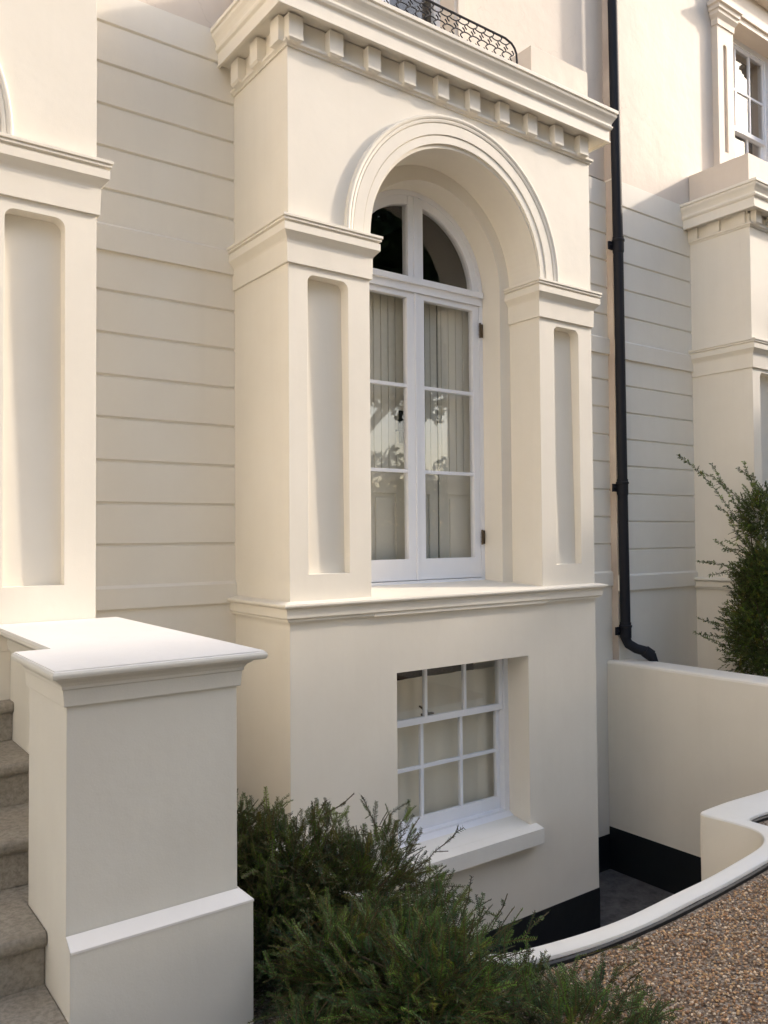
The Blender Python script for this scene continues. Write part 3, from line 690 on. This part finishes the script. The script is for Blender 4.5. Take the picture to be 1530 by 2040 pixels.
for i in range(n-1):
    (x0, y0), (x1, y1) = outp[i], outp[i+1]
    def o_(x, y, X, Y, d): l = math.hypot(X-x, Y-y) or 1; return (X+(X-x)/l*d, Y+(Y-y)/l*d)
    a = o_(*inn[i], *outp[i], .012); c = o_(*inn[i+1], *outp[i+1], .012); a2 = o_(*inn[i], *outp[i], .002); c2 = o_(*inn[i+1], *outp[i+1], .002)
    b.add([(*a2, ZC-.020), (*c2, ZC-.020), (*c, ZC-.026), (*a, ZC-.026), (*a, G-.03), (*c, G-.03)], [(0, 1, 2, 3), (3, 2, 5, 4)])
b.build('bitumen_edge', 'black', rt)

# ---------------------------------------------------------------- foliage
def np_mesh(name, V, F, colr, mat, parent=None, smooth=False):
    me = bpy.data.meshes.new(name); nv, nf, k = len(V), len(F), F.shape[1]
    me.vertices.add(nv); me.vertices.foreach_set('co', V.astype(np.float32).ravel())
    me.loops.add(nf*k); me.loops.foreach_set('vertex_index', F.astype(np.int32).ravel())
    me.polygons.add(nf); me.polygons.foreach_set('loop_start', np.arange(0, nf*k, k, dtype=np.int32))
    try: me.polygons.foreach_set('loop_total', np.full(nf, k, dtype=np.int32))
    except Exception: pass
    me.update(calc_edges=True)
    at = me.color_attributes.new('tint', 'FLOAT_COLOR', 'POINT'); at.data.foreach_set('color', colr.astype(np.float32).ravel())
    me.materials.append(M[mat]); o = bpy.data.objects.new(name, me); COL.objects.link(o)
    if parent: o.parent = parent; o.matrix_parent_inverse = Matrix.Translation(-wloc(parent))
    return o
def norm(a): return a/np.maximum(np.linalg.norm(a, axis=-1, keepdims=True), 1e-9)
def twigs(P, D, L, nl, ll, lw, c0, c1, droop=.15, flat=True, taper=True, rnd=.25, twig_w=.0016, seed=1):
    """leafy twigs: P base, D direction, L length arrays -> needle quads + thin stems"""
    g_ = np.random.default_rng(seed); n = len(P)
    up = np.tile([0, 0, 1.], (n, 1)); side = norm(np.cross(D, up)+1e-3*g_.normal(size=(n, 3))); roll = g_.normal(0, .5, (n, 1))
    nor = norm(np.cross(side, D)); side, nor = side*np.cos(roll)+nor*np.sin(roll), -side*np.sin(roll)+nor*np.cos(roll)
    t = (np.arange(nl)+.5)/nl
    base = P[:, None]+D[:, None]*(L[:, None, None]*t[None, :, None])
    base[..., 2] -= (droop*L[:, None]*t[None]**2)
    sg = np.where(np.arange(nl) % 2 == 0, 1., -1.)[None, :, None]
    ld = norm(side[:, None]*sg*(1 if flat else 1)+D[:, None]*(.55+.2*g_.random((n, nl, 1)))+nor[:, None]*g_.normal(0, .18 if flat else .8, (n, nl, 1))+g_.normal(0, rnd*.4, (n, nl, 3)))
    tl = ll*(1-.55*np.abs(t*1.15-.25)**1.6 if taper else np.ones(nl))*1.0
    leaf_l = tl[None, :, None]*g_.uniform(.75, 1.15, (n, nl, 1))
    wv = norm(np.cross(ld, nor[:, None]+.35*g_.normal(size=(n, nl, 3))))*(lw*.5)
    a = base; c = base+ld*leaf_l; mid = base+ld*leaf_l*.5
    V = np.stack([a, mid+wv, c, mid-wv], axis=2).reshape(-1, 3)
    F = np.arange(n*nl*4).reshape(-1, 4)
    hue = g_.random((n, 1, 1)); mixv = g_.random((n, 1, 1))**1.5; mixv = np.clip(mixv+.35*(t[None, :, None]-.5), 0, 1)
    br = g_.uniform(.75, 1.2, (n, nl, 1))
    cl = (np.array(c0)*(1-mixv)+np.array(c1)*mixv)*br; cl = np.where(hue > .86, cl*np.array([1.5, 1.0, .75]), np.where(hue < .14, cl*np.array([1.7, 1.8, 1.0]), cl)); cl = np.repeat(cl[:, :, None, :], 4, axis=2).reshape(-1, 3)
    # stems: two crossed ribbons
    ks = 4; ts = np.linspace(0, 1, ks+1); sb = P[:, None]+D[:, None]*(L[:, None, None]*ts[None, :, None]); sb[..., 2] -= droop*L[:, None]*ts[None]**2
    SV = []; SF = []; off = len(V)
    for wdir in (side, nor):
        A = sb+wdir[:, None]*twig_w; B = sb-wdir[:, None]*twig_w
        vv = np.stack([A, B], 2).reshape(-1, 3); idx = np.arange(n*(ks+1)*2).reshape(n, ks+1, 2)
        ff = np.stack([idx[:, :-1, 0], idx[:, :-1, 1], idx[:, 1:, 1], idx[:, 1:, 0]], -1).reshape(-1, 4)+off
        SV.append(vv); SF.append(ff); off += len(vv)
    sc = np.tile([.10, .07, .035], (sum(len(v) for v in SV), 1))
    return np.concatenate([V]+SV), np.concatenate([F]+SF), np.concatenate([cl, sc])
def merge(parts):
    V, F, C_ = [], [], []; k = 0
    for v, f, c in parts: V.append(v); F.append(f+k); C_.append(c); k += len(v)
    C_ = np.concatenate(C_); return np.concatenate(V), np.concatenate(F), np.concatenate([np.clip(C_, 0, 1), np.ones((len(C_), 1))], 1)
def blob_points(n, cen, rad, g_, shell=.55):
    d = norm(g_.normal(size=(n, 3))); r = shell+(1-shell)*g_.random((n, 1))**.6
    return np.array(cen)+d*r*np.array(rad), d
def bush(name, label, cat, blobs, n, tl, nl, ll, lw, c0, c1, shoots=(), base=None, group=None, upb=.35, flat=True, seed=1, core=(.012, .016, .008), keep=None, shoot_leaf=None):
    g_ = np.random.default_rng(seed); parts = []; tot = sum(b[2] for b in blobs)
    root = thing(name, label, cat, base, group)
    for i, (cen, rad, wgt) in enumerate(blobs):
        k = int(n*wgt/tot); P, d = blob_points(k, cen, rad, g_, .35)
        # lumpy surface
        lump = .82+.22*np.sin(d[:, :1]*7+cen[0]*5)*np.sin(d[:, 1:2]*6+i)+.14*np.sin(d[:, 2:]*11+d[:, :1]*9)
        P = np.array(cen)+(P-np.array(cen))*lump
        D = norm(d+np.array([0, 0, upb])+g_.normal(0, .45, (k, 3)))
        if keep is not None:
            q = keep(P); P, D = P[q], D[q]; k = len(P)
        L = tl*g_.uniform(.6, 1.3, k)
        parts.append(twigs(P, D, L, nl, ll, lw, c0, c1, flat=flat, seed=seed*10+i))
    V, F, C_ = merge(parts); np_mesh('foliage', V, F, C_, 'leaf', root)
    if shoots:
        for j, s in enumerate(shoots):
            pts = [Vector(p) for p in s]; seg = []; parts = []
            for a, b_ in zip(pts, pts[1:]):
                m_ = max(1, int((b_-a).length/.03)); seg += [a.lerp(b_, q/m_) for q in range(m_)]
            seg.append(pts[-1])
            seg = [p+Vector(g_.normal(0, .002, 3)) for p in seg]
            A = np.array([tuple(p) for p in seg[:-1]]); B = np.array([tuple(p) for p in seg[1:]]); d = B-A
            parts.append(twigs(A, norm(d), np.linalg.norm(d, axis=1)*1.05, 7, (shoot_leaf or ll), lw, c0, c1, droop=0, flat=flat, taper=False, seed=200+j, twig_w=.002))
            m_ = len(A); q = np.arange(1, m_, 2)          # side twiglets
            sd = norm(d[q]*.8+g_.normal(0, .018, (len(q), 3)))
            tlen = np.linspace(1.1, .4, len(q))*tl*(.75 if flat else 1.0)
            parts.append(twigs(A[q], sd, tlen, max(6, nl//2), ll*.85, lw, c0, c1, droop=.02, flat=flat, seed=300+j))
            V, F, C_ = merge(parts); np_mesh('shoot', V, F, C_, 'leaf', root)
    b = MB()
    for k in range(7):
        a = g_.random()*6.28; cen, rad, _ = blobs[k % len(blobs)]
        t_ = (cen[0]+rad[0]*.6*math.cos(a), cen[1]+rad[1]*.6*math.sin(a), cen[2]+rad[2]*.5)
        b_ = (base[0]+.05*math.cos(a), base[1]+.05*math.sin(a), base[2]); mm = ((t_[0]+b_[0])/2+.04*math.cos(a*2), (t_[1]+b_[1])/2, (t_[2]+b_[2])/2)
        b.tube([b_, mm, t_], [.012, .008, .003], 6)
    b.build('branches', 'bark', root)
    return root
YGRP = 'yew bushes growing beside the pier'
YG0, YG1 = (.026, .050, .020), (.115, .160, .035)
keepA = lambda P: ~((P[:, 0] < -1.045) & (P[:, 1] < -.9)) & (P[:, 2] > G) & (P[:, 1] < -.03)
bush('yew_bush', 'dark green yew bush growing close behind the square pier', 'bush',
     [((-.66, -1.14, -.92), (.35, .36, .31), 3), ((-.42, -1.28, -.98), (.38, .34, .32), 3), ((-.82, -.98, -.82), (.18, .24, .24), 1.4), ((-.80, -1.3, -1.05), (.28, .22, .3), 1.6)], 4300, .10, 32, .017, .0034, YG0, YG1,
     shoots=[[(-.60, -1.25, -.62), (-.55, -1.33, -.56), (-.50, -1.36, -.515)], [(-.60, -1.2, -.66), (-.58, -1.26, -.58), (-.585, -1.30, -.535)],
             [(-.30, -1.25, -.78), (-.36, -1.30, -.66), (-.46, -1.36, -.53)], [(-.80, -1.25, -.66), (-.81, -1.28, -.58), (-.815, -1.30, -.525)], [(-.78, -1.25, -.68), (-.84, -1.28, -.60), (-.85, -1.29, -.56)],
             [(-.20, -1.38, -.86), (-.12, -1.46, -.76), (-.06, -1.50, -.70)], [(-.66, -1.2, -.66), (-.70, -1.22, -.60), (-.71, -1.24, -.575)]],
     base=(-.62, -1.15, G), group=YGRP, seed=3, keep=keepA)
keepB = lambda P: (P[:, 2] > G) & (P[:, 0] > -1.0)
bush('yew_bush', 'low spreading yew in front, its feathery tips overhanging the white edge of the gravel', 'bush',
     [((-.50, -1.68, -1.06), (.36, .30, .24), 3), ((-.18, -1.90, -1.18), (.22, .18, .10), 1.1), ((-.64, -1.98, -1.0), (.34, .36, .27), 2.4), ((.10, -2.28, -1.20), (.26, .16, .05), .7), ((-.30, -2.3, -1.10), (.38, .34, .16), 2), ((-.98, -1.85, -1.12), (.2, .2, .16), .8), ((-.75, -1.66, -1.02), (.24, .2, .25), 1.4)], 5000, .105, 32, .017, .0034, (.026, .062, .026), (.12, .20, .042),
     shoots=[[(-.22, -1.66, -.98), (-.20, -1.68, -.88), (-.19, -1.69, -.80)], [(-.30, -1.66, -.98), (-.30, -1.67, -.90), (-.31, -1.68, -.83)], [(-.10, -1.7, -1.02), (-.06, -1.72, -.94), (-.04, -1.73, -.89)],
             [(-.02, -1.78, -1.05), (.08, -1.78, -1.0), (.13, -1.78, -.985)], [(.1, -1.95, -1.08), (.24, -2.0, -1.07), (.36, -2.03, -1.1)]],
     base=(-.3, -1.95, G), group=YGRP, seed=5, keep=keepB)
keepC = lambda P: (P[:, 0] > 3.9) & (P[:, 2] > G)
bush('shrub', 'small leaved green shrub with long arching shoots behind the dividing wall', 'shrub',
     [((4.66, -.20, -.40), (.44, .42, .60), 3), ((4.62, -.28, .10), (.34, .34, .34), 2), ((4.9, -.9, -.2), (.5, .5, .6), 2), ((4.78, -.12, .62), (.30, .26, .30), .55)], 9600, .08, 18, .014, .010, (.034, .070, .020), (.16, .22, .055),
     shoots=[[(4.65, -.1, .30), (4.50, .0, .62), (4.38, .10, .86), (4.22, .2, 1.06), (4.08, .28, 1.17)], [(4.7, -.1, .35), (4.62, .05, .72), (4.50, .12, .94), (4.40, .15, 1.10)],
             [(4.9, -.1, .4), (4.85, -.05, .8), (4.72, 0, 1.0), (4.60, .02, 1.06)], [(4.75, -.2, .4), (4.72, -.15, .75), (4.62, -.1, 1.0)],
             [(4.6, -.2, .12), (4.35, -.1, .30), (4.18, .0, .42)], [(4.6, -.2, .0), (4.30, -.05, .20), (4.0, .05, .24)],
             [(4.55, -.2, -.12), (4.35, -.12, -.1), (4.18, -.08, -.12)], [(4.5, -.15, -.35), (4.25, -.05, -.33), (4.0, .05, -.24)], [(4.5, -.15, -.42), (4.25, -.05, -.42), (4.02, .02, -.38)],
             [(4.5, -.2, -.52), (4.25, -.1, -.52), (4.0, .1, -.36)], [(4.5, -.2, -.58), (4.3, -.12, -.56), (4.1, -.05, -.50)], [(4.65, -.15, .2), (4.42, -.05, .38), (4.35, 0, .42)],
             [(4.75, -.1, .4), (4.6, 0, .68), (4.55, 0, .8)], [(4.62, -.1, .3), (4.5, 0, .5), (4.42, .02, .66)], [(4.8, -.3, .4), (4.85, -.4, .8), (4.8, -.45, 1.1)], [(4.6, -.15, .3), (4.45, -.05, .33), (4.3, 0, .34)], [(4.7, -.12, .5), (4.58, .02, .80), (4.40, .14, .98), (4.28, .18, 1.02)], [(4.7, -.1, .4), (4.52, .02, .62), (4.38, .1, .72)], [(4.8, -.12, .5), (4.76, -.05, .85), (4.66, 0, 1.12)], [(4.8, -.2, .5), (4.82, -.2, .9), (4.78, -.2, 1.15)], [(4.55, -.15, .1), (4.3, -.04, .14), (4.12, .02, .12)], [(4.5, -.15, -.3), (4.28, -.1, -.22), (4.16, -.08, -.16)]],
     base=(4.7, -.3, G), seed=9, flat=False, upb=.6, keep=keepC, shoot_leaf=.027)

# ---------------------------------------------------------------- loose gravel
g_ = np.random.default_rng(11)
n = 34000
X = g_.uniform(-.2, 3.5, n*2); Y = g_.uniform(-3.1, -1.28, n*2)
pl = [(x, y) for x, y in outp]
def front_y(x): 
    xs_ = np.array([-.3, -.03, .42, .73, 1.05, 1.3, 1.6, 1.9, 2.12, 2.121, 3.5]); ys_ = np.array([-1.7, -1.83, -1.90, -1.905, -1.90, -1.89, -1.865, -1.80, -1.66, -1.52, -1.545])
    return np.interp(x, xs_, ys_)
q = (Y < front_y(X)-.012); X, Y = X[q][:n], Y[q][:n]; n = len(X)
ico = []; ph = (1+5**.5)/2
for a, c in ((1, ph), (-1, ph), (1, -ph), (-1, -ph)): ico += [(0, a, c), (a, c, 0), (c, 0, a)]
ico = np.array(ico); ico /= np.linalg.norm(ico[0])
from itertools import combinations
el = min(np.linalg.norm(ico[i]-ico[j]) for i, j in combinations(range(12), 2))*1.05
T = np.array([t for t in combinations(range(12), 3) if all(np.linalg.norm(ico[a]-ico[c]) < el for a, c in combinations(t, 2))])
for i, t in enumerate(T):
    nn = np.cross(ico[t[1]]-ico[t[0]], ico[t[2]]-ico[t[0]])
    if nn @ ico[t[0]] < 0: T[i] = t[::-1]
sc = g_.uniform(.003, .0066, (n, 1, 1))*g_.uniform(.6, 1.25, (n, 1, 3))
an = g_.uniform(0, 6.28, n); ca, sa = np.cos(an), np.sin(an)
V = ico[None]*sc*(1+g_.normal(0, .13, (n, 12, 1)))
V = np.stack([V[..., 0]*ca[:, None]-V[..., 1]*sa[:, None], V[..., 0]*sa[:, None]+V[..., 1]*ca[:, None], V[..., 2]*.75], -1)
V += np.stack([X, Y, G+g_.uniform(-.001, .006, n)], -1)[:, None]
pal = np.array([(.44, .31, .20), (.30, .19, .11), (.19, .115, .07), (.56, .47, .36), (.36, .22, .125), (.23, .185, .14), (.48, .33, .18)])
C_ = pal[g_.integers(0, len(pal), n)]*np.array([1.04, 1.0, .94])*g_.uniform(1.0, 1.65, (n, 1)); C_ = np.repeat(C_[:, None], 12, 1).reshape(-1, 3)
F = (T[None]+(np.arange(n)*12)[:, None, None]).reshape(-1, 3)
o = np_mesh('loose_gravel', V.reshape(-1, 3), F, np.concatenate([C_, np.ones((len(C_), 1))], 1), 'pebble')
tag(o, 'loose brown and buff gravel stones on the raised ground', 'gravel', kind='stuff')

# ---------------------------------------------------------------- garden trees beyond the frame (they shade the forecourt and show in the glass)
def tree(name, label, base, blobs, n, seed, c0=(.03, .055, .015), c1=(.07, .11, .03), leaf=.16):
    root = thing(name, label, 'tree', base); g_ = np.random.default_rng(seed)
    P, Nn = [], []
    tot = sum(b[2] for b in blobs)
    for cen, rad, wt in blobs:
        k = int(n*wt/tot); p, d = blob_points(k, cen, rad, g_, .25); P.append(p)
    P = np.concatenate(P); k = len(P)
    a = norm(g_.normal(size=(k, 3))); b_ = norm(np.cross(a, g_.normal(size=(k, 3)))); s = leaf*g_.uniform(.5, 1.3, (k, 1))
    V = np.stack([P-a*s, P+b_*s*.45, P+a*s, P-b_*s*.45], 1).reshape(-1, 3); F = np.arange(k*4).reshape(-1, 4)
    mx = g_.random((k, 1)); C_ = np.array(c0)*(1-mx)+np.array(c1)*mx; C_ = np.repeat(C_, 4, 0)
    np_mesh('crown', V, F, np.concatenate([C_, np.ones((len(C_), 1))], 1), 'leaf', root)
    b = MB(); top = blobs[0][0]
    b.tube([base, (base[0]+.05, base[1], base[2]+1.5), (top[0], top[1], top[2])], [.22, .17, .05], 10)
    for j in range(9):
        aa = g_.random()*6.28; cen, rad, _ = blobs[j % len(blobs)]; s0 = (base[0]+(top[0]-base[0])*.4, base[1]+(top[1]-base[1])*.4, base[2]+(top[2]-base[2])*.45)
        b.tube([s0, (cen[0]+rad[0]*.5*math.cos(aa), cen[1]+rad[1]*.5*math.sin(aa), cen[2]+rad[2]*.3*math.sin(aa*2))], [.08, .02], 6)
    b.build('trunk', 'bark', root); return root
tree('plane_tree', 'tall leafy plane tree on the sunny side of the forecourt', (12.3, -7.6, G), [((12.3, -7.7, 5.4), (2.2, 2.6, 4.2), 4), ((12.2, -5.7, 4.1), (1.8, 1.2, 3.4), 3)], 36000, 21, leaf=.19)
tree('holly_tree', 'low dense evergreen tree beside the street', (11.7, -3.4, G), [((11.6, -2.8, 1.9), (1.2, 1.5, 2.65), 3), ((11.5, -2.7, 4.75), (1.0, 1.1, .6), .12), ((11.9, -4.2, 3.3), (1.2, 1.2, 3.6), 3), ((11.6, -1.2, 1.2), (1.2, 1.4, 2.2), 1.5)], 32000, 22, leaf=.15)
tree('lime_tree', 'broad lime tree across the street facing the house', (8.6, -11.0, G), [((8.6, -11.0, 7.0), (3.0, 2.6, 3.6), 4), ((6.2, -11.8, 6.0), (1.8, 1.8, 2.4), 1.2), ((11.5, -12.0, 6.4), (2.2, 2.0, 3.0), 2)], 26000, 23, leaf=.15)
tree('beech_tree', 'second broad tree across the street, behind the photographer', (-1.5, -13.0, G), [((-1.5, -13.0, 5.5), (3.6, 2.4, 4.2), 4), ((2.2, -13.5, 5.0), (2.2, 2.0, 3.4), 2), ((-5.6, -13.5, 5.0), (2.2, 2.0, 3.4), 2)], 26000, 24, leaf=.18)
tree('privet_hedge', 'tall clipped privet hedge across the street behind the photographer', (0, -15.5, G), [((x_, -15.5, .9), (2.0, .8, 2.3), 1) for x_ in (-8, -5, -2, 1, 4, 7, 10, 13, 16, 19)], 26000, 25, leaf=.16)
# unseen wing added further left to bounce warm sunlight onto the shaded faces
wing = thing('bounce_wing', 'unseen tall cream wing added further left to bounce warm sunlight', 'house', (-8.5, -3, G))
b = MB(); b.box(-10, -7.2, -8.5, YD, G-.02, 8.6)
b.build('wall', 'stucco', wing)
b = MB(); b.sweep([(-7.2, YD), (-7.2, -8.5), (-10, -8.5)][::-1], CORN(8.0)); b.build('cornice', 'stucco', wing)
for y in (-7.2, -4.9, -2.6):
    for z in (.2, 3.4):
        f = MB().box(-7.23, -7.199, y, y+1.1, z, z+2.0).build('window', 'wood', wing); MB().box(-7.236, -7.231, y+.07, y+1.03, z+.07, z+1.93).build('glazing', 'dark', wing)
tag(house); 
for o in (fwn, sw):
    pass
